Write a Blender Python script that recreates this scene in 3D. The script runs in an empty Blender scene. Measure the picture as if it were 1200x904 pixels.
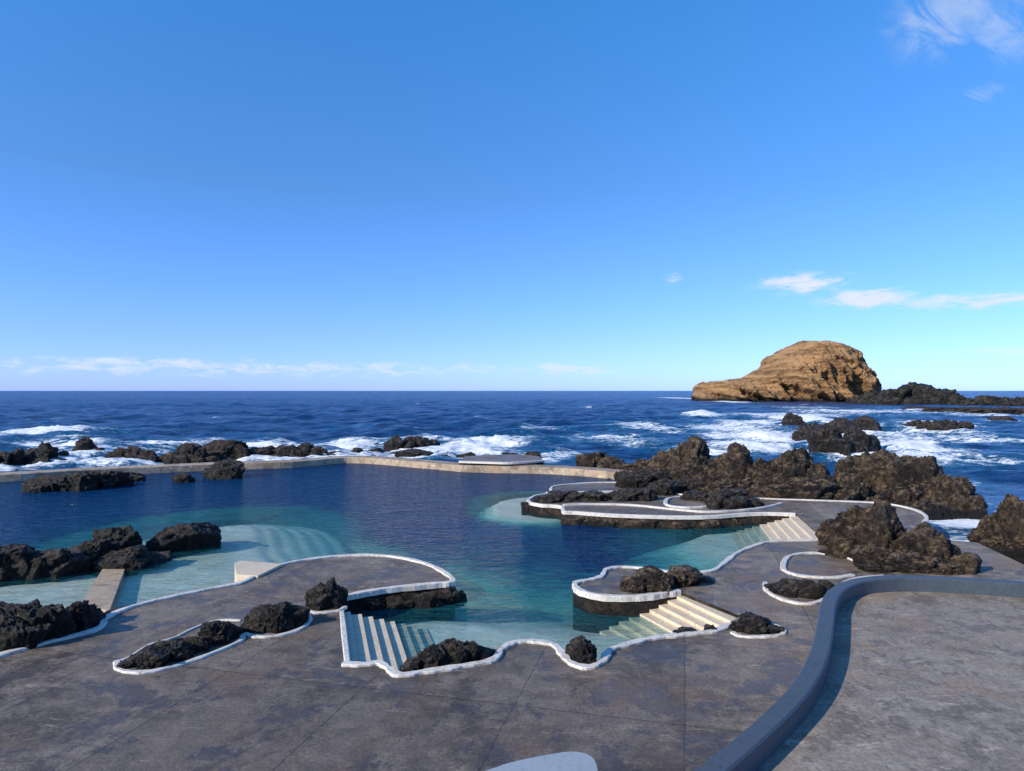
import bpy, bmesh, math, random
import numpy as np
from mathutils import Vector
from mathutils.geometry import tessellate_polygon
random.seed(7); np.random.seed(7)
scene=bpy.context.scene
# ------------------------------------------------------------------ survey
F=800.0; CX=600.0; HY=458.0; CAMH=8.0      # deck is z=0, eye 8 m above it
POOL=-0.7; SEA=-1.3
def g(u,v,z=0.0):
    "ground position (metres) of a surveyed point lying on the level z"
    d=F*(CAMH-z)/(v-HY)
    return ((u-CX)/F*d, d)
def G(pts,z=0.0): return [g(u,v,z) for u,v in pts]
def smooth(P,closed=False,n=6):
    P=[np.array(p,float) for p in P]; out=[]; N=len(P)
    for i in range(N if closed else N-1):
        if closed: a,b,c,d=P[i-1],P[i],P[(i+1)%N],P[(i+2)%N]
        else: a,b,c,d=P[max(i-1,0)],P[i],P[i+1],P[min(i+2,N-1)]
        for k in range(n):
            t=k/n
            out.append(0.5*((2*b)+(-a+c)*t+(2*a-5*b+4*c-d)*t*t+(-a+3*b-3*c+d)*t**3))
    if not closed: out.append(P[-1])
    return [tuple(p) for p in out]
# ------------------------------------------------------------------ noise
def h3(i,j,k):
    n=(i*374761393+j*668265263+k*2147483647)&0xffffffff
    n=((n^(n>>13))*1274126177)&0xffffffff
    n=((n^(n>>16))*2246822519)&0xffffffff
    return ((n^(n>>15))&0xffffff)/float(0xffffff)*2-1
def vn(p):
    i=np.floor(p).astype(np.int64); f=p-i; f=f*f*f*(f*(f*6-15)+10)
    x,y,z=i[:,0],i[:,1],i[:,2]; r=0
    for a in (0,1):
        wx=f[:,0] if a else 1-f[:,0]
        for b in (0,1):
            wy=f[:,1] if b else 1-f[:,1]
            for c in (0,1):
                wz=f[:,2] if c else 1-f[:,2]
                r=r+h3(x+a,y+b,z+c)*wx*wy*wz
    return r
def fbm(p,o=4,l=2.1,gn=.5):
    r=0;a=1;t=0
    for k in range(o):
        r=r+a*vn(p+k*17.3); t+=a; a*=gn; p=p*l
    return r/t
def ridged(p,o=4,l=2.2,gn=.55):
    r=0;a=1;t=0
    for k in range(o):
        r=r+a*(1-np.abs(vn(p+k*9.1))*2); t+=a; a*=gn; p=p*l
    return r/t
# ------------------------------------------------------------------ mesh helpers
def mk(name,verts,faces,mat,smooth_=True,parent=None):
    me=bpy.data.meshes.new(name)
    verts=np.asarray(verts,dtype=np.float32)
    if isinstance(faces,np.ndarray):
        k=faces.shape[1]; nf=len(faces)
        me.vertices.add(len(verts)); me.vertices.foreach_set('co',verts.ravel())
        me.loops.add(nf*k); me.loops.foreach_set('vertex_index',faces.astype(np.int32).ravel())
        me.polygons.add(nf)
        me.polygons.foreach_set('loop_start',np.arange(0,nf*k,k,dtype=np.int32))
        me.update(calc_edges=True); me.validate()
    else:
        me.from_pydata([tuple(map(float,v)) for v in verts],[],faces)
    me.polygons.foreach_set('use_smooth',[smooth_]*len(me.polygons))
    me.materials.append(mat)
    ob=bpy.data.objects.new(name,me); scene.collection.objects.link(ob)
    if parent: ob.parent=parent
    return ob
def slab(name,pts,z1,z0,mat,parent=None,side=None):
    n=len(pts); V=[(x,y,z1) for x,y in pts]+[(x,y,z0) for x,y in pts]
    tri=tessellate_polygon([[Vector((x,y,0)) for x,y in pts]])
    Fc=[]
    for t in tri:
        a,b,c=[V[i] for i in t]
        cr=(b[0]-a[0])*(c[1]-a[1])-(b[1]-a[1])*(c[0]-a[0])
        Fc.append(tuple(t) if cr>0 else tuple(reversed(t)))
    nt=len(Fc)
    Fc+=[(i,(i+1)%n,n+(i+1)%n,n+i) for i in range(n)]
    ob=mk(name,V,Fc,mat,False,parent)
    if side:
        ob.data.materials.append(side)
        for p in list(ob.data.polygons)[nt:]: p.material_index=1
    return ob
def ribbon_data(pts,w,z0,z1,closed=False,b=0.025,off=0.0,wobble=1.):
    P=np.array(pts,float); n=len(P)
    if closed: T=np.roll(P,-1,0)-np.roll(P,1,0)
    else: T=np.gradient(P,axis=0)
    T/= (np.linalg.norm(T,axis=1,keepdims=True)+1e-9)
    N=np.stack([-T[:,1],T[:,0]],1)
    wob=(0.04*np.sin(np.arange(n)*1.7)+0.05*np.sin(np.arange(n)*.63))*wobble
    prof=[(-w/2,z0),(-w/2,z1-b),(-w/2+b,z1),(w/2-b,z1),(w/2,z1-b),(w/2,z0)]
    V=[];Fc=[]
    for i in range(n):
        for (o,z) in prof:
            oo=o*(1+wob[i]*4)+off
            V.append((P[i,0]+N[i,0]*oo,P[i,1]+N[i,1]*oo,z))
    m=6
    for i in range(n if closed else n-1):
        j=(i+1)%n
        for k in range(m-1):
            Fc.append((i*m+k,j*m+k,j*m+k+1,i*m+k+1))
    if not closed:
        Fc.append(tuple(range(m))); Fc.append(tuple((n-1)*m+k for k in reversed(range(m))))
    return V,Fc
def ribbon(name,pts,w,z0,z1,mat,closed=False,off=0.0,parent=None,b=0.025):
    V,Fc=ribbon_data(pts,w,z0,z1,closed,b,off,0.)
    return mk(name,V,Fc,mat,False,parent)
# ------------------------------------------------------------------ materials
class NT:
    def __init__(s,name):
        s.m=bpy.data.materials.new(name); s.m.use_nodes=True; s.t=s.m.node_tree; s.t.nodes.clear()
        s.out=s.n('ShaderNodeOutputMaterial')
    def n(s,ty,**k):
        nd=s.t.nodes.new(ty)
        for a,b in k.items(): setattr(nd,a,b)
        return nd
    def l(s,a,b): s.t.links.new(a,b)
    def noise(s,scale,detail=6,rough=.55,vec=None,dist=0):
        nd=s.n('ShaderNodeTexNoise'); nd.inputs['Scale'].default_value=scale; nd.inputs['Detail'].default_value=detail
        nd.inputs['Roughness'].default_value=rough; nd.inputs['Distortion'].default_value=dist
        if vec is not None: s.l(vec,nd.inputs['Vector'])
        return nd.outputs['Fac']
    def obj(s,scale=(1,1,1),rot=(0,0,0)):
        tc=s.n('ShaderNodeTexCoord'); mp=s.n('ShaderNodeMapping'); mp.inputs['Scale'].default_value=scale; mp.inputs['Rotation'].default_value=rot
        s.l(tc.outputs['Object'],mp.inputs['Vector']); return mp.outputs['Vector']
    def ramp(s,fac,stops):
        r=s.n('ShaderNodeValToRGB'); e=r.color_ramp.elements
        while len(e)<len(stops): e.new(.5)
        for i,(p,c) in enumerate(stops):
            e[i].position=p; e[i].color=(c,c,c,1) if not isinstance(c,tuple) else (*c,1)
        s.l(fac,r.inputs['Fac']); return r.outputs['Color']
    def mix(s,fac,a,b,mode='MIX'):
        m=s.n('ShaderNodeMix',data_type='RGBA',blend_type=mode)
        for v,i in ((fac,0),(a,6),(b,7)):
            if hasattr(v,'is_linked'): s.l(v,m.inputs[i])
            elif isinstance(v,tuple): m.inputs[i].default_value=(*v,1)
            else: m.inputs[i].default_value=v
        return m.outputs[2]
    def math(s,op,a,b=None,c=None,clamp=False):
        m=s.n('ShaderNodeMath',operation=op,use_clamp=clamp)
        for v,i in ((a,0),(b,1),(c,2)):
            if v is None: continue
            if hasattr(v,'is_linked'): s.l(v,m.inputs[i])
            else: m.inputs[i].default_value=v
        return m.outputs[0]
    def bump(s,h,strength,dist,nrm=None):
        b=s.n('ShaderNodeBump'); b.inputs['Strength'].default_value=strength; b.inputs['Distance'].default_value=dist
        s.l(h,b.inputs['Height'])
        if nrm is not None: s.l(nrm,b.inputs['Normal'])
        return b.outputs['Normal']
    def prin(s,col,rough,nrm=None,spec=.5):
        p=s.n('ShaderNodeBsdfPrincipled')
        if isinstance(col,tuple): p.inputs['Base Color'].default_value=(*col,1)
        else: s.l(col,p.inputs['Base Color'])
        if hasattr(rough,'is_linked'): s.l(rough,p.inputs['Roughness'])
        else: p.inputs['Roughness'].default_value=rough
        p.inputs['Specular IOR Level'].default_value=spec
        if nrm is not None: s.l(nrm,p.inputs['Normal'])
        return p.outputs[0]
    def done(s,sh): s.l(sh,s.out.inputs['Surface']); return s.m

def concrete(name,dark,mid,light,joints=True,sc=1.0,wet=True):
    t=NT(name); v=t.obj()
    big=t.noise(.17*sc,6,.68,v,.1); med=t.noise(1.3*sc,5,.78,v,.1); fine=t.noise(11,3,.75,v)
    c=t.mix(t.ramp(big,[(.45,0.),(.55,1.)]),dark,mid)
    c=t.mix(t.ramp(med,[(.46,0.),(.66,.9)]),c,light)
    # pale limescale scrapes
    v2=t.obj((.3,1.0,1),(0,0,.5)); sc2=t.noise(1.0*sc,6,.8,v2,.3)
    c=t.mix(t.math('MULTIPLY',t.ramp(sc2,[(.59,0.),(.65,1.)]),.7),c,tuple(min(1,x*2.2) for x in mid))
    # damp stains
    st=t.noise(.55*sc,6,.78,t.obj((1,1,1),(0,0,2.)),.2); stf=t.ramp(st,[(.525,0.),(.565,1.)])
    c=t.mix(t.math('MULTIPLY',stf,.6),c,tuple(x*.55 for x in dark))
    rs=t.noise(.3*sc,5,.72,t.obj((1,1,1),(0,0,1.1)),.2)
    c=t.mix(t.math('MULTIPLY',t.ramp(rs,[(.52,0.),(.62,1.)]),.5),c,(mid[0]*1.08,mid[1]*.88,mid[2]*.68))
    c=t.mix(.5,c,t.ramp(fine,[(.32,.25),(.62,1.)]),'MULTIPLY')
    if joints:
        for rot,wd in ((.25,4.2),(.25+1.5708,5.6)):
            vj=t.obj((1,1,1),(0,0,rot)); sx=t.n('ShaderNodeSeparateXYZ'); t.l(vj,sx.inputs[0])
            wv=t.math('ADD',sx.outputs[0],t.math('MULTIPLY',med,.12))
            q=t.math('DIVIDE',wv,wd)
            ln=t.math('LESS_THAN',t.math('FRACT',q),.009)
            c=t.mix(t.math('MULTIPLY',ln,.5),c,(.03,.026,.022))
            cell=t.n('ShaderNodeTexWhiteNoise',noise_dimensions='1D'); t.l(t.math('FLOOR',q),cell.inputs['W'])
            c=t.mix(1.,c,t.ramp(cell.outputs['Value'],[(0.,.7),(1.,1.)]),'MULTIPLY')
    rg=t.mix(t.math('MULTIPLY',stf,.8),t.ramp(med,[(.3,.5),(.7,.8)]),(.3,.3,.3)) if wet else t.ramp(med,[(.3,.5),(.7,.8)])
    n=t.bump(fine,.5,.03)
    return t.done(t.prin(c,rg,n,.3))
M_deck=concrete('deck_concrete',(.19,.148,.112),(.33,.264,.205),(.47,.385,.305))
M_terr=concrete('terrace_concrete',(.26,.21,.158),(.32,.265,.202),(.42,.355,.28),False,1.6,False)
M_path=concrete('seawall_concrete',(.34,.25,.165),(.5,.385,.26),(.6,.48,.34),False,1.,False)
def paint(name,col,dirt,amount=.6,rough=.6):
    t=NT(name); v=t.obj(); a=t.noise(1.3,4,.65,v,.5); b=t.noise(9,3,.7,v)
    c=t.mix(t.math('MULTIPLY',t.ramp(a,[(.45,0.),(.75,1.)]),amount),col,dirt)
    c=t.mix(t.math('MULTIPLY',t.ramp(b,[(.5,0.),(.7,1.)]),amount),c,tuple(x*.55 for x in dirt))
    return t.done(t.prin(c,rough,None,.35))
M_white=paint('white_painted_curb',(.72,.67,.58),(.42,.37,.3),.7)
M_cream=paint('cream_steps',(.70,.57,.4),(.46,.36,.24),.5)
M_bluegrey=paint('shaded_blue_grey',(.075,.092,.105),(.055,.068,.08),.5,.5)  # parapet: foreground shade is painted into this blue-grey
M_pale=paint('shaded_white_paint',(.34,.38,.4),(.27,.31,.33),.35,.5)  # white low wall, its shade painted in as pale blue

def rockmat(name,dark,mid,light,wet=None,sc=1.0):
    t=NT(name); v=t.obj()
    a=t.noise(.6*sc,3,.65,v,.4); b=t.noise(3.5*sc,6,.74,v,.2)
    c=t.mix(t.ramp(a,[(.42,0.),(.58,1.)]),dark,mid)
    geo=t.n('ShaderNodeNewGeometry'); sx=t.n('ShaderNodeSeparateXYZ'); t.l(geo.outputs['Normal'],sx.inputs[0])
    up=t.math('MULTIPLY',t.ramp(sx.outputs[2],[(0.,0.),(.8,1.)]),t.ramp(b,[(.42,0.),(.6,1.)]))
    c=t.mix(up,c,light)  # sunlit highlights painted as a lighter tone on upward faces
    c=t.mix(.9,c,t.ramp(b,[(.40,.1),(.56,1.)]),'MULTIPLY')
    if wet is not None:
        sp=t.n('ShaderNodeSeparateXYZ'); t.l(geo.outputs['Position'],sp.inputs[0])
        z=t.math('ADD',sp.outputs[2],t.math('MULTIPLY',a,.8))
        w=t.n('ShaderNodeMapRange'); t.l(z,w.inputs[0]); w.inputs[1].default_value=wet+.35; w.inputs[2].default_value=wet+.7
        c=t.mix(w.outputs[0],(.010,.009,.008),c)
    n=t.bump(b,1.,.38/sc)
    return t.done(t.prin(c,t.ramp(b,[(.3,.45),(.7,.8)]),n,.35))
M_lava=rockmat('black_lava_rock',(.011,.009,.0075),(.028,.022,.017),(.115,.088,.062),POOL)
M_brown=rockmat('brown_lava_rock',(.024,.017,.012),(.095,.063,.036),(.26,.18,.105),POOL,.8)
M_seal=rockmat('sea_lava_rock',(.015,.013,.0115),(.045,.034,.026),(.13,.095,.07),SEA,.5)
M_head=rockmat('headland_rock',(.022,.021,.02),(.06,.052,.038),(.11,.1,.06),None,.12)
# ------------------------------------------------------------------ rocks
ICO={}
def ico(l):
    if l not in ICO:
        bm=bmesh.new(); bmesh.ops.create_icosphere(bm,subdivisions=l,radius=1)
        ICO[l]=(np.array([v.co[:] for v in bm.verts]),np.array([[v.index for v in f.verts] for f in bm.faces])); bm.free()
    return ICO[l]
FOAMR=[]
def facets(n,K,lo,hi):
    "radius of a random convex block: nearest of K cutting planes"
    d=np.random.normal(size=(K,3)); d/=np.linalg.norm(d,axis=1,keepdims=True)
    c=np.random.uniform(lo,hi,K); dots=n@d.T
    r=np.where(dots>.15,c/np.maximum(dots,.15),9.).min(1)
    return np.minimum(r,1.45)
def lump(x,y,z,rx,ry,rz,lvl):
    n,f=ico(lvl); s=np.random.rand(3)*200
    asp=rz/max(rx,.01)
    q=n*np.array([1,1,max(.6,min(1.6,asp))])
    # a boulder is a few fractured blocks grown together
    r=facets(n,12,.65,1.0)
    for k in range(5):
        c0=np.random.normal(size=3)*np.array([.5,.5,.3]); c0[2]=abs(c0[2])
        ax=c0/np.linalg.norm(c0); dd=np.clip(n@ax,0,1)**2.4
        r=np.maximum(r,(.6+random.uniform(.15,.5)*dd)*np.minimum(facets(n,14,.8,1.1),1.2))
    w=np.stack([fbm(q*1.5+s+50,2),fbm(q*1.5+s+80,2),fbm(q*1.5+s+120,2)],1)*.4
    r=r+.22*fbm(q*1.8+s,3)+.17*(ridged(q*2.8+s+w,4,2.1,.55)-.25)+.10*fbm(q*9+s,3,2.2,.6)-.12*np.clip(ridged(q*3.3+s+w*2+31,2)-.6,0,1)*3
    r=np.maximum(r,.3)
    p=n*r[:,None]
    p[:,2]=np.sign(p[:,2])*np.abs(p[:,2])**.7
    p[:,2]/=p[:,2].max(); p[:,0]/=np.abs(p[:,0]).max(); p[:,1]/=np.abs(p[:,1]).max()
    p[:,2]=np.maximum(p[:,2],-.35)
    p[:,0]+=p[:,2]*random.uniform(-.2,.2)
    return p*np.array([rx,ry,rz])+np.array([x,y,z]),f
def rocks(name,spec,z,mat,sea=False,lvl=None):
    VV=[];FF=[];o=0
    for sp in spec:
        u,vb,w,h=sp[:4]; dp=sp[4] if len(sp)>4 else random.uniform(.75,1.1)
        d=F*(CAMH-z)/(vb-HY); rx=w/2*d/F; ry=rx*dp
        y=d+ry*.75; x=(u-CX)/F*y; k=y/d
        rz=max(h*y/F-(vb-HY)*(y-d)/F, h*y/F*.35)*1.04
        L=lvl or (6 if w>50 else 5 if w>18 else 4)
        V,f=lump(x,y,z,rx*k,ry,rz,L)
        VV.append(V);FF.append(f+o);o+=len(V)
        if sea: FOAMR.append((x,y,rx*1.1+1.0,ry*1.1+1.2))
    return mk(name,np.concatenate(VV),np.concatenate(FF),mat,True)
def mass(top,base,n,wf=(.9,1.5),wmin=14,extra=1.0,hj=(.9,1.08)):
    "lumps filling a ridge between a skyline and a foot line"
    tu,tv=zip(*top); bu,bv=zip(*base); u0,u1=tu[0],tu[-1]; S=[]
    for i in range(n):
        u=u0+(u1-u0)*(i+random.uniform(.3,.7))/n; vb=np.interp(u,bu,bv); ht=vb-np.interp(u,tu,tv)
        w=max(wmin,min(ht*random.uniform(*wf),(u1-u0)*.6,(u1-u0)/n*4)); S.append((u,vb-ht*.05,w,ht*random.uniform(*hj),random.uniform(.4,.6)))
    for i in range(int(n*extra)):
        u=random.uniform(u0,u1); vb=np.interp(u,bu,bv); ht=(vb-np.interp(u,tu,tv))*random.uniform(.2,.6)
        S.append((u,vb,max(wmin*.8,ht*random.uniform(1.2,2.6)),ht,random.uniform(.4,.7)))
    return S
rocks('pool_rock',[(62,577,62,20),(92,576,52,23),(128,572,52,21),(152,565,40,12),(44,576,22,10)],POOL,M_lava)
rocks('pool_rock',[(216,566,28,12),(208,562,14,6),(264,562,54,23),(250,560,24,14)],POOL,M_lava)
rocks('pool_rock',[(213,647,90,36),(196,648,46,22)],POOL,M_lava)
rocks('pool_rock',[(5,682,90,44),(40,680,80,36),(72,676,60,28),(112,668,66,36),(132,656,66,38),(146,668,74,26),(180,661,44,14),(20,660,60,22),(-50,690,110,60),(90,655,30,16)],POOL,M_lava)
rocks('shore_rock',[(12,768,100,60),(52,762,80,56),(90,746,60,42),(30,758,60,52),(-50,785,110,66),(140,723,36,9),(122,726,20,8)],-.15,M_lava)
rocks('deck_rock',[(152,784,34,14),(178,784,52,26),(203,777,52,27),(232,766,34,22),(253,758,52,30),(272,750,24,16)],0,M_lava)
rocks('deck_rock',[(304,743,44,32),(325,742,62,36),(346,736,34,26)],0,M_lava)
rocks('deck_rock',[(380,715,52,35),(392,714,26,22)],0,M_lava)
rocks('shore_rock',[(408,716,34,15,.5),(436,716,46,17,.5),(466,715,44,16,.5),(498,713,50,20,.5),(526,708,40,20,.6),(542,704,18,12,.6)],POOL,M_lava)
rocks('shore_rock',[(484,790,36,18),(506,787,44,30),(530,785,52,34),(552,779,40,27),(570,777,36,18),(592,762,16,7)],-.1,M_lava)
rocks('deck_rock',[(685,779,46,34)],0,M_lava)
rocks('deck_rock',[(883,743,52,20),(866,742,26,12),(905,743,26,10),(832,741,16,8),(806,744,26,8),(795,745,14,6)],0,M_lava)
rocks('shore_rock',[(682,712,30,20,.5),(702,717,40,22,.5),(728,719,46,22,.5),(754,718,46,22,.5),(772,713,34,22,.6)],POOL,M_brown)
rocks('shore_rock',[(746,699,46,24),(770,698,54,32),(796,691,48,28),(814,688,34,18),(829,686,18,10),(738,686,24,10)],-.1,M_brown)
rocks('shore_rock',[(622,601,26,13,.6),(640,602,38,20,.5),(664,601,44,18,.5),(690,600,48,16,.5),(718,599,44,17,.5),(742,598,40,18,.5)],POOL,M_lava)
rocks('shore_rock',[(650,589,40,12),(672,588,40,12),(700,588,46,13),(730,588,50,16),(754,588,36,16),(748,573,56,22),(775,581,54,19),(735,566,30,14),(768,571,50,20),(800,577,50,16)],0,M_lava)
rocks('shore_rock',[(675,616,50,11,.3),(712,618,52,11,.3),(750,620,52,11,.3),(790,621,54,10,.3),(828,620,44,11,.3),(858,617,36,10,.3)],POOL,M_brown)
rocks('deck_rock',[(842,597,36,18),(862,598,50,17),(882,596,30,12),(815,588,44,13),(850,590,60,18)],0,M_lava)
rocks('coastal_rock',[(692,550,44,20,.5),(716,552,44,17,.5),(742,557,56,14,.5),(764,562,56,24,.5),(784,566,60,40,.5),(804,570,70,58,.5),(822,575,44,40,.5),(790,574,64,26,.5),(818,580,60,24,.5),(740,562,60,8,.5)],POOL,M_brown)
rocks('coastal_rock',[(822,582,60,38,.5),(848,584,56,50,.5),(868,586,72,66,.5),(892,588,56,50,.5),(930,590,90,64,.5),(962,591,64,48,.5),(988,591,56,36,.5),(908,590,60,42,.5),
 (850,589,80,28,.5),(895,591,90,30,.5),(945,593,90,34,.5),(985,593,60,26,.5)],POOL,M_brown)
rocks('coastal_rock',[(1003,590,70,54,.5),(1035,594,110,66,.55),(1075,602,110,66,.55),(1112,607,86,50,.6),(1134,609,50,34,.6),(1012,596,70,30,.5),(1055,605,90,34,.5),(1146,610,26,16,.5),(1095,610,80,26,.5)],SEA,M_brown,True)
rocks('coastal_rock',[(1158,648,56,44,.6),(1182,657,84,76,.6),(1215,664,90,88,.6),(1260,677,90,100,.6),(1170,659,60,34,.6),(1205,666,70,40,.6)],SEA,M_brown,True)
rocks('coastal_rock',[(984,642,56,34,.6),(1014,655,96,62,.6),(1040,661,96,72,.6),(1072,666,90,54,.6),(1102,670,80,44,.6),(1128,673,50,26,.6),(996,655,60,30,.6),(1030,668,80,34,.6),(1070,672,80,28,.6),(1108,675,66,18,.6)],0,M_brown)
rocks('deck_rock',[(910,694,30,12),(930,701,46,20),(950,703,40,25),(968,692,26,12),(918,699,30,12),(1022,672,40,12),(1040,671,22,9),(968,651,16,6)],0,M_lava)
rocks('sea_rock',[(931,501,30,17),(945,518,44,18),(968,535,52,34),(990,538,56,26),(1006,530,44,30),(1012,508,46,20),(985,512,50,22),(955,512,36,16),(1020,528,26,18)],SEA,M_seal,True)
rocks('sea_rock',[(1070,505,30,13),(1086,507,36,14),(1106,508,44,16),(1128,507,28,13),(1136,500,14,6)],SEA,M_seal,True)
rocks('sea_rock',[(1178,494,32,6),(1168,494,16,4)],SEA,M_seal,True)
rocks('sea_rock',mass([(-60,522),(0,530),(25,522),(45,520),(68,523),(80,540)],[(-60,556),(0,552),(80,546)],8,(1.1,1.9),20,1.2,(.7,1.1))+[(100,534,36,22),(112,535,20,10),(92,534,16,12)],SEA,M_seal,True)
rocks('sea_rock',mass([(118,538),(135,528),(165,522),(195,526),(225,522),(255,534)],[(118,545),(255,543)],8,(1.4,2.8),18,1.6,(.6,1.1)),SEA,M_seal,True)
rocks('sea_rock',mass([(238,526),(260,514),(280,523),(310,518),(325,524),(350,517),(365,518),(385,526),(400,531)],[(238,541),(400,535)],10,(1.3,2.8),18,1.6,(.6,1.1)),SEA,M_seal,True)
rocks('sea_rock',[(418,534,26,9),(438,533,24,8),(462,528,28,18),(478,528,26,16),(497,527,30,16),(508,525,16,10),(488,534,50,8),(548,538,30,8),(625,538,20,9),(600,537,24,7),(520,538,26,5)],SEA,M_seal,True)
rocks('headland',mass([(992,468),(1012,462),(1040,457),(1060,453),(1075,448),(1090,455),(1112,458),(1128,467),(1150,464),(1190,466),(1230,463),(1290,462)],[(992,473),(1040,475),(1290,477)],26,(1.8,4.),22,1.5),SEA,M_head)
rocks('sea_rock',[(1100,484,60,7),(1140,485,70,8),(1180,486,60,9),(1075,481,40,5),(1215,486,50,8)],SEA,M_seal,True)

# ------------------------------------------------------------------ islet
t=NT('islet_sandstone'); v=t.obj((1,1,1)); vs=t.obj((.02,.02,.24),(0,.22,0))
a=t.noise(1.,5,.6,vs,.5); b=t.noise(.09,5,.7,v,.6); c2=t.noise(.5,4,.7,v)
c=t.mix(t.ramp(a,[(.42,0.),(.58,1.)]),(.22,.112,.046),(.60,.345,.155))
c=t.mix(t.ramp(b,[(.4,0.),(.7,.7)]),c,(.64,.4,.2)); c=t.mix(.6,c,t.ramp(c2,[(.3,.3),(.65,1.)]),'MULTIPLY')
geo=t.n('ShaderNodeNewGeometry'); sp=t.n('ShaderNodeSeparateXYZ'); t.l(geo.outputs['Position'],sp.inputs[0])
mr=t.n('ShaderNodeMapRange'); t.l(t.math('ADD',sp.outputs[2],t.math('MULTIPLY',b,5)),mr.inputs[0]); mr.inputs[1].default_value=3.; mr.inputs[2].default_value=6.
c=t.mix(mr.outputs[0],(.03,.024,.02),c)
n=t.bump(a,1.,4.5); n=t.bump(c2,1.,2.5,n)
M_islet=t.done(t.prin(c,.9,n,.15))
D=F*(CAMH-SEA)/(471-HY); DC=D+50; k=DC/F
top=[(818,468),(821,461),(825,452),(831,448),(842,446.5),(848,449),(856,446),(878,444),(884,438),(892,433),(900,430),(904,422),(910,416),(918,413),(922,406),(934,404),(941,400.5),(962,400.5),(974,403),(985,405),(990,412),(996,419),(1000,430),(1004,436),(1006,446),(1011,453),(1013,463),(1015,469)]
tu=[(p[0]-CX)*k for p in top]; th=[CAMH-SEA+(HY-p[1])*k for p in top]
ns,nt_=460,260; S=np.linspace(tu[0],tu[-1],ns); H=np.interp(S,tu,th)
TH=np.linspace(0,math.pi,nt_)
mid=(tu[0]+tu[-1])/2; half=(tu[-1]-tu[0])/2
Dp=50*np.clip(1-np.abs((S-mid)/half)**4,0,1)**.5+5
X=np.repeat(S[:,None],nt_,1); Y=DC-Dp[:,None]*np.sign(np.cos(TH))*np.abs(np.cos(TH))**.8
Z=H[:,None]*np.abs(np.sin(TH))**.62+SEA-.5
P=np.stack([X.ravel(),Y.ravel(),Z.ravel()],1)
lay=P@np.array([.10,.02,.27])+fbm(P*.02,3)*1.2
bed=vn(np.stack([lay*.9,lay*0+3.3,P[:,0]*.01],1)); bed=np.tanh(bed*4)
gl_=ridged(np.stack([P[:,0]*.045+lay*.12,P[:,1]*.02,P[:,2]*.006],1)+9,3)
out=bed*4.+gl_*12+fbm(P*.12,4,2.2,.6)*4.5
cdir=np.stack([(P[:,0]-mid)/half*.15,(P[:,1]-DC)/50*1.3],1)
fac=np.clip(1-(P[:,2]-SEA)/150,.35,1)
P[:,:2]+=cdir*(out*fac)[:,None]; P[:,2]+=(fbm(P*.09+3,4,2.2,.6)*2.8+bed*.9)*np.clip(P[:,2]/12,0,1)
idx=np.arange(ns*nt_).reshape(ns,nt_)
Q=np.stack([idx[:-1,:-1],idx[1:,:-1],idx[1:,1:],idx[:-1,1:]],-1).reshape(-1,4)
mk('rocky_islet',P,Q,M_islet,False)
FOAMR+= [((825-CX)*k,D-6,14,30)]

# ------------------------------------------------------------------ deck
D0=[(0,768),(60,752),(112,738),(122,725),(150,713),(200,700),(250,690),(283,683),(305,671),(335,661),(370,655),(400,652),(435,651),(470,654),(500,661),(520,670),(533,680),(528,684),(505,686),(465,690),(430,695),(403,701)]
D1=[(403,778),(425,779),(445,777),(458,784),(470,791),(500,787),(540,781),(575,774),(585,762),(600,754),(625,752),(650,756),(662,767),(672,778),(690,782),(704,775),(712,763),(735,755),(765,748),(800,744),(835,740),(852,732)]
D2=[(798,694),(785,696),(765,699),(740,701),(705,700),(682,695),(672,688),(674,683),(690,680),(703,676),(709,668),(728,665),(760,667),(790,671),(830,670),(846,661),(860,650),(880,641),(905,635),(964,633)]
D3=[(932,603),(900,602),(870,603),(830,606),(780,606),(720,604),(675,601),(660,600),(656,594),(632,592),(618,588),(625,582),(643,578),(650,570),(700,566),(745,567),(770,573),(800,580),(850,582),(900,585),(960,587),(1030,590),(1070,597),(1087,606),(1084,615)]
e0=smooth(G([(-500,905),(-250,840),(-100,796)]+D0)); e1=smooth(G(D1)); e2=smooth(G(D2)); e3=smooth(G(D3))
A0,B0=g(397,714),g(403,777)
S2a,S2b=g(868,722),g(800,692)
S3a,S3b=g(967,632),g(934,603)
outline=e0+[A0]+e1+[S2a]+e2+[S3a,S3b]+e3+G([(1100,632),(1145,636),(1200,662),(1300,690)])+[(42,-12),(-45,-12)]
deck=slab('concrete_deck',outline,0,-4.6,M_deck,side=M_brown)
V=[];Fc=[]
def addr(pts,w=.24,z0=-.14,z1=.08,closed=False,off=0.):
    v_,f_=ribbon_data(pts,w,z0,z1,closed,.025,off); o=len(V); V.extend(v_); Fc.extend([tuple(i+o for i in f) for f in f_])
addr(e0[6:],off=-.08); addr([A0,(A0[0]*.5+B0[0]*.5,A0[1]*.5+B0[1]*.5),B0],.16,-.02,.03,off=.1); addr(e1,off=-.08)
addr(e2,off=-.08); addr(e3,off=-.08)
def px(pts,z=0,closed=False,n=6): return smooth(G(pts,z),closed,n)
addr(px([(137,776),(140,786),(165,789),(200,783),(240,770),(280,753),(286,744),(300,747),(325,746),(352,738),(363,727),(358,716),(370,719),(395,717),(405,712)]),.17,-.02,.06)
addr(px([(137,776),(150,772),(175,757),(205,748),(225,738),(255,728),(282,728)]),.12,-.02,.05)
addr(px([(858,742),(870,747),(895,747),(915,745),(918,739),(905,732)]),.17,-.02,.06)
addr(px([(897,684),(899,694),(918,704),(945,709),(968,703),(978,692),(1000,680),(1035,676)]),.18,-.02,.08)
addr(px([(918,662),(925,653),(950,649),(985,652),(1005,658),(1040,662),(1060,668)]),.22,-.02,.08)
addr(px([(918,662),(920,670),(940,676),(975,678),(1000,675)]),.22,-.02,.08)
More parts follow.
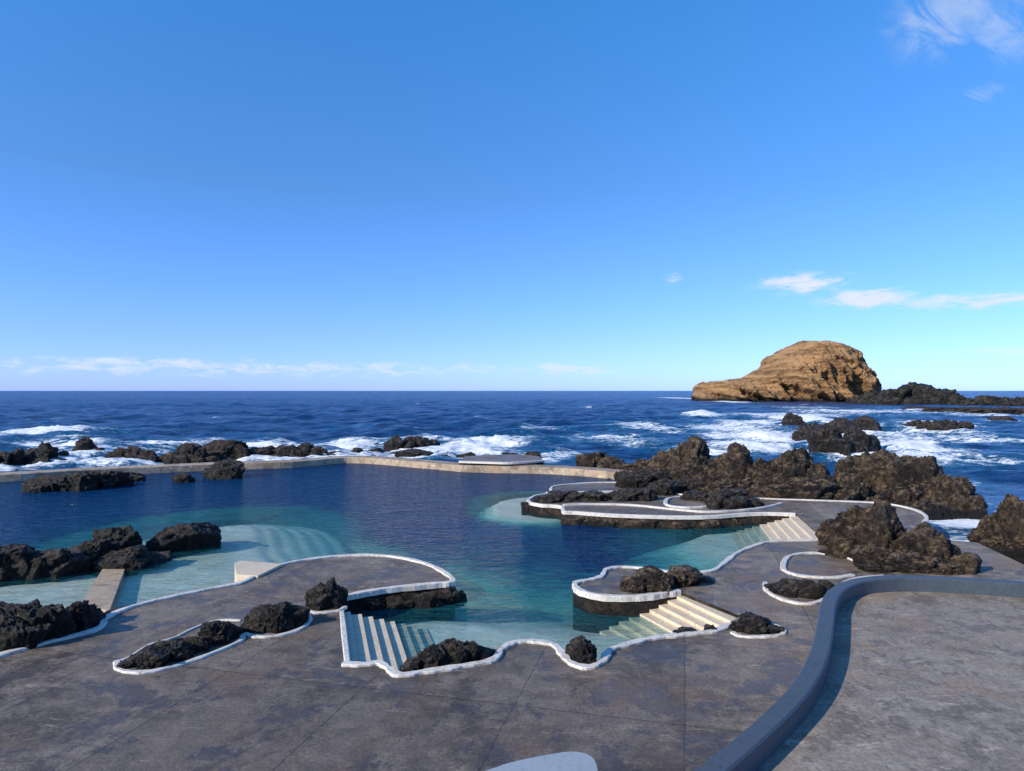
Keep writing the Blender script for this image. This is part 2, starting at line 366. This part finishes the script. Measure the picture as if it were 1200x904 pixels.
addr(px([(660,593),(690,592),(740,593),(790,598),(830,601),(870,599),(900,595),(915,591)]),.24,-.02,.12)
addr(px([(780,590),(785,585),(810,583),(835,588),(833,594),(808,596),(785,594)],closed=True),.25,-.02,.12,True)
addr(px([(640,579),(690,578),(735,577),(770,578)]),.22,-.02,.14)
mk('white_curb',V,Fc,M_white,False)
V=[];Fc=[]
i0=len(e0)-1-9*6
addr(e0[i0:],.1,-1.2,-.145,off=-.08); mk('cream_pool_wall',V,Fc,M_cream,False)
# stairs
def stairs(name,a,b,d,n,tread,rise,mat,z0=0.,zb=-4.5):
    L=math.hypot(*d); d=(d[0]/L,d[1]/L); V=[];Fc=[]
    for i in range(n):
        z=z0-rise*(i+1); o=len(V)
        for (t0) in (i*tread,(i+1)*tread+.02):
            for p in (a,b):
                V.append((p[0]+d[0]*t0,p[1]+d[1]*t0,z))
        for (t0) in (i*tread,(i+1)*tread+.02):
            for p in (a,b):
                V.append((p[0]+d[0]*t0,p[1]+d[1]*t0,zb))
        Fc+=[(o,o+1,o+3,o+2),(o+2,o+3,o+7,o+6),(o,o+2,o+6,o+4),(o+1,o+3,o+7,o+5)]
        Vr=[(a[0]+d[0]*i*tread,a[1]+d[1]*i*tread,z+rise-.001),(b[0]+d[0]*i*tread,b[1]+d[1]*i*tread,z+rise-.001)]
        q=len(V); V+=Vr; Fc.append((o,o+1,q+1,q))
    return mk(name,V,Fc,mat,False)
stairs('pool_stairs',A0,B0,(.963,.27),10,.40,.125,M_cream)
stairs('pool_stairs',S2a,S2b,(-.92,-.38),9,.42,.125,M_cream)
stairs('pool_stairs',S3a,S3b,(-1,-.1),9,.5,.12,M_cream)
slab('pool_wall_block',G([(275,660),(283,657),(331,661),(302,675),(277,673)],.1),.1,-4,M_cream)
slab('pool_causeway',G([(120,667),(146,667),(128,716),(95,708)],-.58),-.58,-4,M_path)

# ------------------------------------------------------------------ sea wall
SW=[(-700,585),(-300,566),(0,555),(100,549.5),(250,543),(340,540),(400,535.5),(440,536),(480,539),(530,543),(560,545),(640,546.5),(700,550),(760,556),(815,562)]
swc=smooth(G(SW)); ribbon('sea_wall',swc,2.3,-4.6,.0,M_path,b=.05)
slab('stone_platform',G([(538,541),(545,535),(575,533),(610,532.5),(632,535),(637,540),(600,542)],.35),.35,-3,M_deck,side=M_lava)
ribbon('platform_curb',px([(538,541),(570,542),(600,542.5),(637,540)],.35),.3,.2,.42,M_white)
rocks('shore_rock',[(548,549,26,8,.4),(572,550,30,9,.4),(598,550,30,9,.4),(624,549,26,9,.4)],POOL,M_lava)

# ------------------------------------------------------------------ terrace + parapet
TO=[(1400,690),(1300,685),(1200,681),(1100,675),(1040,674),(1000,678),(974,688),(962,705),(957,730),(949,762),(928,800),(886,842),(810,904),(700,985)]
TZ=1.45; to=smooth(G(TO,TZ),n=14)
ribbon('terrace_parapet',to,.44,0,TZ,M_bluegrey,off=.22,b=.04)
P_=np.array(to); T_=np.gradient(P_,axis=0); T_/=np.linalg.norm(T_,axis=1,keepdims=True); N_=np.stack([-T_[:,1],T_[:,0]],1)
inn=[tuple(p) for p in P_+N_*.3]
slab('terrace_floor',inn+[(inn[-1][0],2.),(38,2.)],.98,.0,M_terr)
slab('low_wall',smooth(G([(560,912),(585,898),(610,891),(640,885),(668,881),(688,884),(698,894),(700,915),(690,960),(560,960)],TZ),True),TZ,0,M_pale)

# ------------------------------------------------------------------ pool floor and water
def inside(px_,py_,poly):
    r=np.zeros(px_.shape,bool); n=len(poly)
    for i in range(n):
        x1,y1=poly[i];x2,y2=poly[(i+1)%n]
        c=((y1>py_)!=(y2>py_)); 
        with np.errstate(divide='ignore',invalid='ignore'): xi=(x2-x1)*(py_-y1)/(y2-y1)+x1
        r^=c&(px_<xi)
    return r
def sdist(X,Y,poly):
    d=np.full(X.shape,1e9); n=len(poly)
    for i in range(n):
        x1,y1=poly[i];x2,y2=poly[(i+1)%n]; dx,dy=x2-x1,y2-y1
        t=np.clip(((X-x1)*dx+(Y-y1)*dy)/(dx*dx+dy*dy+1e-9),0,1)
        d=np.minimum(d,np.hypot(X-x1-t*dx,Y-y1-t*dy))
    return np.where(inside(X,Y,poly),0,d)
pool_poly=[tuple(p) for p in swc]+G([(830,575),(900,592),(1000,600),(1000,650),(880,700),(880,780)])+[(9,14),(-20,14),(-70,26),(-95,44)]
xs=np.arange(-100,30,.3); ys=np.arange(13,86,.25); X,Y=np.meshgrid(xs,ys,indexing='ij')
dep=np.full(X.shape,4.2)
def zone(pts,d0,slope,step=None,st=.55,ns_=4):
    global dep
    s=sdist(X,Y,smooth(G(pts,POOL),True,4))
    if step: dd=d0+np.minimum(np.ceil(s/st-1e-6),ns_)*step+np.maximum(s-ns_*st,0)*slope
    else: dd=d0+s*slope
    dep=np.minimum(dep,dd)
zone([(130,722),(140,668),(165,640),(215,622),(262,612),(300,612),(308,640),(330,664),(280,690),(200,715)],.3,.8,.2,1.0,5)
zone([(-200,720),(-200,690),(0,680),(110,668),(118,700),(100,740),(-60,760)],.25,.5)
zone([(440,790),(440,735),(480,722),(540,722),(640,732),(720,736),(760,735),(800,735),(800,760),(660,800)],.35,.27)
zone([(585,585),(620,580),(660,584),(670,600),(650,608),(600,606),(578,598)],.2,1.6,.3,.6,2)
zone([(840,614),(900,612),(960,620),(900,640),(870,658),(840,655),(810,635)],.4,.4)
P3_=np.stack([X.ravel()*.25,Y.ravel()*.25,X.ravel()*0],1)
dep+=fbm(P3_,3).reshape(X.shape)*.18*np.clip(dep,0,1)
def gridfaces(sh): 
    i=np.arange(sh[0]*sh[1]).reshape(sh); return np.stack([i[:-1,:-1],i[1:,:-1],i[1:,1:],i[:-1,1:]],-1).reshape(-1,4)
Q=gridfaces(X.shape); cx=X.ravel()[Q].mean(1); cy=Y.ravel()[Q].mean(1); Q=Q[inside(cx,cy,pool_poly)]
t=NT('pool_floor_sand'); v=t.obj(); a=t.noise(.5,4,.6,v,.6); b=t.noise(4,3,.6,v)
c=t.mix(t.ramp(a,[(.35,0.),(.7,1.)]),(.62,.58,.46),(.8,.76,.64)); c=t.mix(t.ramp(b,[(.55,0.),(.75,.4)]),c,(.4,.38,.26))
M_floor=t.done(t.prin(c,.9,None,.1))
mk('pool_floor',np.stack([X.ravel(),Y.ravel(),(POOL-dep).ravel()],1),Q,M_floor)
t=NT('pool_water')
at=t.n('ShaderNodeAttribute',attribute_name='depth')
w1=t.noise(1.,3,.6,t.obj((1.,2.3,1),(0,0,.25)),.4); w2=t.noise(1.,2,.55,t.obj((.25,.6,1),(0,0,-.2)),.3); w3=t.noise(3.5,2,.55,t.obj((1,2.,1),(0,0,.5)))
# wavelets change the optical path a little
d=t.math('MULTIPLY',at.outputs['Fac'],t.math('ADD',.25,t.math('MULTIPLY',w1,1.5)))
def ex(k): return t.math('EXPONENT',t.math('MULTIPLY',d,-k))
cmb=t.n('ShaderNodeCombineColor'); t.l(ex(.5),cmb.inputs[0]); t.l(ex(.05),cmb.inputs[1]); t.l(ex(.045),cmb.inputs[2])
tr=t.n('ShaderNodeBsdfTransparent'); t.l(cmb.outputs[0],tr.inputs[0])
nr=t.bump(w2,.7,.45); nr=t.bump(w1,.9,.34,nr); nr=t.bump(w3,.7,.08,nr)
df=t.n('ShaderNodeBsdfDiffuse'); t.l(t.mix(t.ramp(t.math('MULTIPLY',d,.25),[(.1,0.),(.6,1.)]),(.03,.28,.31),(.004,.04,.12)),df.inputs[0]); t.l(nr,df.inputs['Normal'])
m1=t.n('ShaderNodeMixShader'); t.l(t.math('SUBTRACT',1.,ex(.45)),m1.inputs[0]); t.l(tr.outputs[0],m1.inputs[1]); t.l(df.outputs[0],m1.inputs[2])
gl=t.n('ShaderNodeBsdfGlossy'); gl.inputs['Roughness'].default_value=.06; t.l(nr,gl.inputs['Normal'])
fr=t.n('ShaderNodeFresnel'); fr.inputs[0].default_value=1.33; t.l(nr,fr.inputs['Normal'])
m2=t.n('ShaderNodeMixShader'); t.l(t.math('MINIMUM',t.math('MULTIPLY',fr.outputs[0],.7),.4),m2.inputs[0]); t.l(m1.outputs[0],m2.inputs[1]); t.l(gl.outputs[0],m2.inputs[2])
M_pool=t.done(m2.outputs[0])
pw=mk('pool_water',np.stack([X.ravel(),Y.ravel(),X.ravel()*0+POOL],1),Q,M_pool)
at=pw.data.attributes.new('depth','FLOAT','POINT'); at.data.foreach_set('value',dep.ravel().astype(np.float32))

# ------------------------------------------------------------------ sea
rows=[18.]
while rows[-1]<40000:
    y=rows[-1]; rows.append(y+(1.0 if y<34 else max(.45,.0065*y)))
rows=np.array(rows); T=np.linspace(-1.35,1.35,620)
Yg=np.repeat(rows[:,None],len(T),1); Xg=Yg*T[None,:]
dy=np.gradient(rows)[:,None]; Zg=np.zeros_like(Yg)
for i in range(70):
    L=1.8*(32/1.8)**random.random(); ang=random.gauss(-1.9,.7); kx,ky=math.cos(ang)*6.283/L,math.sin(ang)*6.283/L
    amp=.0115*L**.72; ph=random.random()*6.28
    att=np.clip((L/dy-3)/4,0,1)
    s=np.sin(Xg*kx+Yg*ky+ph); Zg+=amp*att*(2*np.exp(1.4*(s-1))-.75)
foam=np.zeros_like(Yg)
def fo(x,y,rx,ry,a):
    global foam
    m=np.abs(rows-y)<ry*2.6
    if not m.any(): return
    r=((Xg[m]-x)/rx)**2+((Yg[m]-y)/ry)**2
    foam[m]=np.maximum(foam[m],a*np.exp(-r*.8))
HS=CAMH-SEA
patches=[(60,506,66,4.5,1.3),(10,509,30,3,.9),(30,519,60,7,.9),(130,532,120,9,1.05),(330,525,130,8,1.1),(565,519,64,9,1.2),(480,522,60,8,1.05),(610,515,34,5,.9),(650,536,60,5,.85),(210,520,90,5,1.1),(400,522,60,7,1.15),(540,530,80,7,1.2),(90,522,60,5,1.05),
(822,487,26,2.5,1.25),(800,467,18,1.5,1.2),(750,500,40,6,1.),(780,505,34,5,.95),(860,503,65,8,1.05),(890,513,75,10,1.15),(880,525,80,8,1.1),(950,494,42,7,1.4),(1065,525,54,8,1.3),(1150,515,70,8,.95),(1000,483,100,3,1.),(880,496,54,5,1.05),(1100,540,70,8,1.),(920,487,120,3,1.),
(690,478,12,1,.8),(560,488,14,1.4,.7),(250,490,16,1.4,.6),(410,500,18,2,.6),(1150,487,50,3,.85),(820,530,60,8,.95),(1175,600,40,20,.6),(640,503,40,2.5,.75),(1040,512,70,7,1.),(1080,560,60,12,.65),(1160,540,50,12,.7),(720,515,70,8,.85),(1100,497,80,3,.85),(940,478,60,1.5,.85)]
for u,v_,ru,rv,a in patches:
    d=F*HS/(v_-HY); x=(u-CX)/F*d; fo(x,d,ru*d/F,rv*d*d/(F*HS),a)
for x,y,rx,ry in FOAMR: fo(x,y-ry*.3,rx*1.3+1.2,ry*1.5+3.,1.06)
for u,v_,ru,rv,h in [(60,506,60,2.,.8),(822,487,26,1.,1.4),(890,512,40,1.5,.7),(1065,525,40,1.5,.7),(565,520,40,1.6,.8),(400,522,30,1.4,.6),(950,495,30,1.2,1.4)]:
    d=F*HS/(v_-HY); x=(u-CX)/F*d; rx,ry=ru*d/F,rv*d*d/(F*HS)
    Zg+=h*np.exp(-((Xg-x)/rx)**2-((Yg-d-3*np.sin(Xg*.09))/ry)**2)
Pf=np.stack([Xg.ravel()*.5,Yg.ravel()*.5,Xg.ravel()*0],1); ff=np.zeros(len(Pf)); mm=foam.ravel()>.3; ff[mm]=ridged(Pf[mm],4,2.2,.6); Zg+=np.clip(foam-.4,0,.9)*ff.reshape(Zg.shape)*.6
cal=np.clip((Yg-55)/30,.25,1); Zg*=cal
Q=gridfaces(Xg.shape); cx=Xg.ravel()[Q].mean(1); cy=Yg.ravel()[Q].mean(1); near=cy<100
ins=np.zeros(len(Q),bool); ins[near]=inside(cx[near],cy[near],pool_poly); Q=Q[~ins]
t=NT('sea_water')
at=t.n('ShaderNodeAttribute',attribute_name='foam'); fo_=at.outputs['Fac']
v=t.obj(); vst=t.obj((.5,1.,1),(0,0,.15))
n1=t.noise(.22,5,.76,vst,1.5); n2=t.noise(.9,4,.76,vst,1.5); n3=t.noise(.012,3,.6,t.obj((.4,1,1)))
k1=t.math('ADD',t.math('MULTIPLY',n1,.6),t.math('MULTIPLY',n2,.4))
ff=t.math('ADD',t.math('MULTIPLY',fo_,.45),t.math('MULTIPLY',t.math('SUBTRACT',k1,.5),1.5))
ff=t.math('ADD',ff,.5)
fm=t.n('ShaderNodeMapRange',interpolation_type='SMOOTHSTEP'); t.l(ff,fm.inputs[0]); fm.inputs[1].default_value=.78; fm.inputs[2].default_value=.97
cap=t.noise(.06,7,.76,t.obj((.45,1.,1),(0,0,.1)),.4)
cf=t.ramp(cap,[(.65,0.),(.70,1.)])
foamf=t.math('MAXIMUM',fm.outputs[0],t.math('MULTIPLY',cf,.75))
b1=t.noise(.35,4,.65,t.obj((.6,1.2,1),(0,0,.2)),.4); b2=t.noise(1.6,3,.6,vst,.3); b3=t.noise(.05,5,.7,t.obj((.5,1.2,1),(0,0,.1)),.3)
nr=t.bump(b3,.7,3.); nr=t.bump(b1,1.,1.6,nr); nr=t.bump(b2,.8,.4,nr)
ag=t.ramp(ff,[(.55,0.),(.95,1.)])
col=t.mix(t.ramp(b1,[(.38,0.),(.62,1.)]),(.0012,.012,.06),(.007,.07,.22)); col=t.mix(t.ramp(n3,[(.35,0.),(.65,.6)]),col,(.0025,.026,.11))
col=t.mix(t.ramp(b3,[(.42,0.),(.62,.7)]),col,(.0012,.012,.056))
col=t.mix(t.math('MULTIPLY',ag,.8),col,(.02,.17,.28))
pb=t.prin(col,.26,nr,.18)
fd=t.n('ShaderNodeBsdfDiffuse'); t.l(t.mix(t.ramp(n2,[(.35,0.),(.65,1.)]),(.58,.64,.68),(.92,.92,.9)),fd.inputs[0])
ms=t.n('ShaderNodeMixShader'); t.l(foamf,ms.inputs[0]); t.l(pb,ms.inputs[1]); t.l(fd.outputs[0],ms.inputs[2])
M_sea=t.done(ms.outputs[0])
sea=mk('sea',np.stack([Xg.ravel(),Yg.ravel(),(Zg+SEA).ravel()],1),Q,M_sea)
at=sea.data.attributes.new('foam','FLOAT','POINT'); at.data.foreach_set('value',foam.ravel().astype(np.float32))

# ------------------------------------------------------------------ light + world
sd=Vector((-.82,-.52,.50)).normalized(); el=math.asin(sd.z); rot=math.atan2(sd.x,sd.y)
L=bpy.data.lights.new('sun','SUN'); L.energy=5.0; L.angle=math.radians(.5); L.color=(1,.9,.75)
so=bpy.data.objects.new('sun',L); scene.collection.objects.link(so); so.rotation_euler=sd.to_track_quat('Z','Y').to_euler(); so.location=(-40,-20,40)
w=bpy.data.worlds.new('World'); scene.world=w; w.use_nodes=True; nt=w.node_tree; nt.nodes.clear()
class W(NT):
    def __init__(s): s.t=nt
t=W()
out=t.n('ShaderNodeOutputWorld'); bg=t.n('ShaderNodeBackground'); bg.inputs[1].default_value=.15
sky=t.n('ShaderNodeTexSky'); sky.sky_type='NISHITA'; sky.sun_disc=False; sky.sun_elevation=el; sky.sun_rotation=rot
sky.air_density=1.; sky.dust_density=.3; sky.ozone_density=2.5
tc=t.n('ShaderNodeTexCoord'); sp=t.n('ShaderNodeSeparateXYZ'); t.l(tc.outputs['Generated'],sp.inputs[0])
az=t.math('ARCTAN2',sp.outputs[0],sp.outputs[1]); ele=t.math('ARCSINE',sp.outputs[2])
# clean marine air: colour balance of the sky model by altitude angle
r=t.n('ShaderNodeValToRGB'); e=r.color_ramp.elements
for i,(p,c) in enumerate([(0.,(.235,.355,1.)),(.08,(.22,.325,.70)),(.30,(.19,.345,.54)),(.56,(.165,.44,.68)),(1.,(.15,.38,.62))]):
    if i>=2: e.new(p)
    e[i].position=p; e[i].color=(*c,1)
t.l(t.math('DIVIDE',ele,.93),r.inputs['Fac'])
tint=t.mix(1.,sky.outputs[0],r.outputs['Color'],'MULTIPLY')
tint=t.mix(1.,tint,(2.4,2.4,2.4),'MULTIPLY')
cb=t.n('ShaderNodeCombineXYZ'); t.l(t.math('MULTIPLY',az,24.),cb.inputs[0]); t.l(t.math('MULTIPLY',ele,90.),cb.inputs[1])
cn=t.noise(1.,5,.66,cb.outputs[0],.6)
cb2=t.n('ShaderNodeCombineXYZ'); t.l(t.math('ADD',t.math('MULTIPLY',az,9.),t.math('MULTIPLY',ele,-9.)),cb2.inputs[0]); t.l(t.math('ADD',t.math('MULTIPLY',ele,25.),t.math('MULTIPLY',az,22.)),cb2.inputs[1])
cn2=t.noise(1.,5,.66,cb2.outputs[0],.8)
def gs(x,c,s):
    q=t.math('DIVIDE',t.math('SUBTRACT',x,c),s); return t.math('EXPONENT',t.math('MULTIPLY',t.math('MULTIPLY',q,q),-1.))
def cl(u,v_,su,sv,nz,amp,lo,hi):
    a0=math.atan((u-CX)/F); e_=math.atan((HY-v_)/F*math.cos(a0))
    m=t.math('MULTIPLY',gs(az,a0,su/F*math.cos(a0)**2),gs(ele,e_,sv/F*math.cos(a0)))
    x=t.math('MULTIPLY',m,t.math('MULTIPLY',t.math('SUBTRACT',nz,.25),2.)); r=t.n('ShaderNodeMapRange',interpolation_type='SMOOTHSTEP'); t.l(x,r.inputs[0]); r.inputs[1].default_value=lo; r.inputs[2].default_value=hi
    return t.math('MULTIPLY',r.outputs[0],amp)
cs=[cl(300,432,520,13,cn,.6,.22,.7),cl(150,424,150,7,cn,.7,.2,.7),cl(310,432,24,8,cn,.75,.15,.6),cl(670,432,64,9,cn,.6,.15,.6),cl(940,332,54,12,cn,.9,.08,.55),cl(1015,350,58,13,cn,.9,.1,.55),cl(1150,352,115,11,cn,.8,.12,.6),
    cl(790,325,15,8,cn,.5,.2,.8),cl(1110,15,75,50,cn2,.4,.12,.75),cl(1190,30,80,45,cn2,.4,.15,.8),cl(1155,108,36,14,cn2,.25,.2,.8),cl(1180,411,50,6,cn,.45,.15,.7)]
tot=cs[0]
for c in cs[1:]: tot=t.math('MAXIMUM',tot,c)
mx=t.mix(tot,tint,(5.4,5.7,6.0)); t.l(mx,bg.inputs[0]); t.l(bg.outputs[0],out.inputs[0])
# ------------------------------------------------------------------ camera
cam=bpy.data.cameras.new('camera'); co=bpy.data.objects.new('camera',cam); scene.collection.objects.link(co); scene.camera=co
co.location=(0,0,CAMH); co.rotation_euler=(math.radians(90),0,0); cam.sensor_fit='HORIZONTAL'; cam.sensor_width=36; cam.lens=36*F/1200; cam.shift_y=.005
cam.clip_start=.1; cam.clip_end=60000
scene.view_settings.view_transform='Standard'; scene.view_settings.look='None'; scene.view_settings.exposure=0
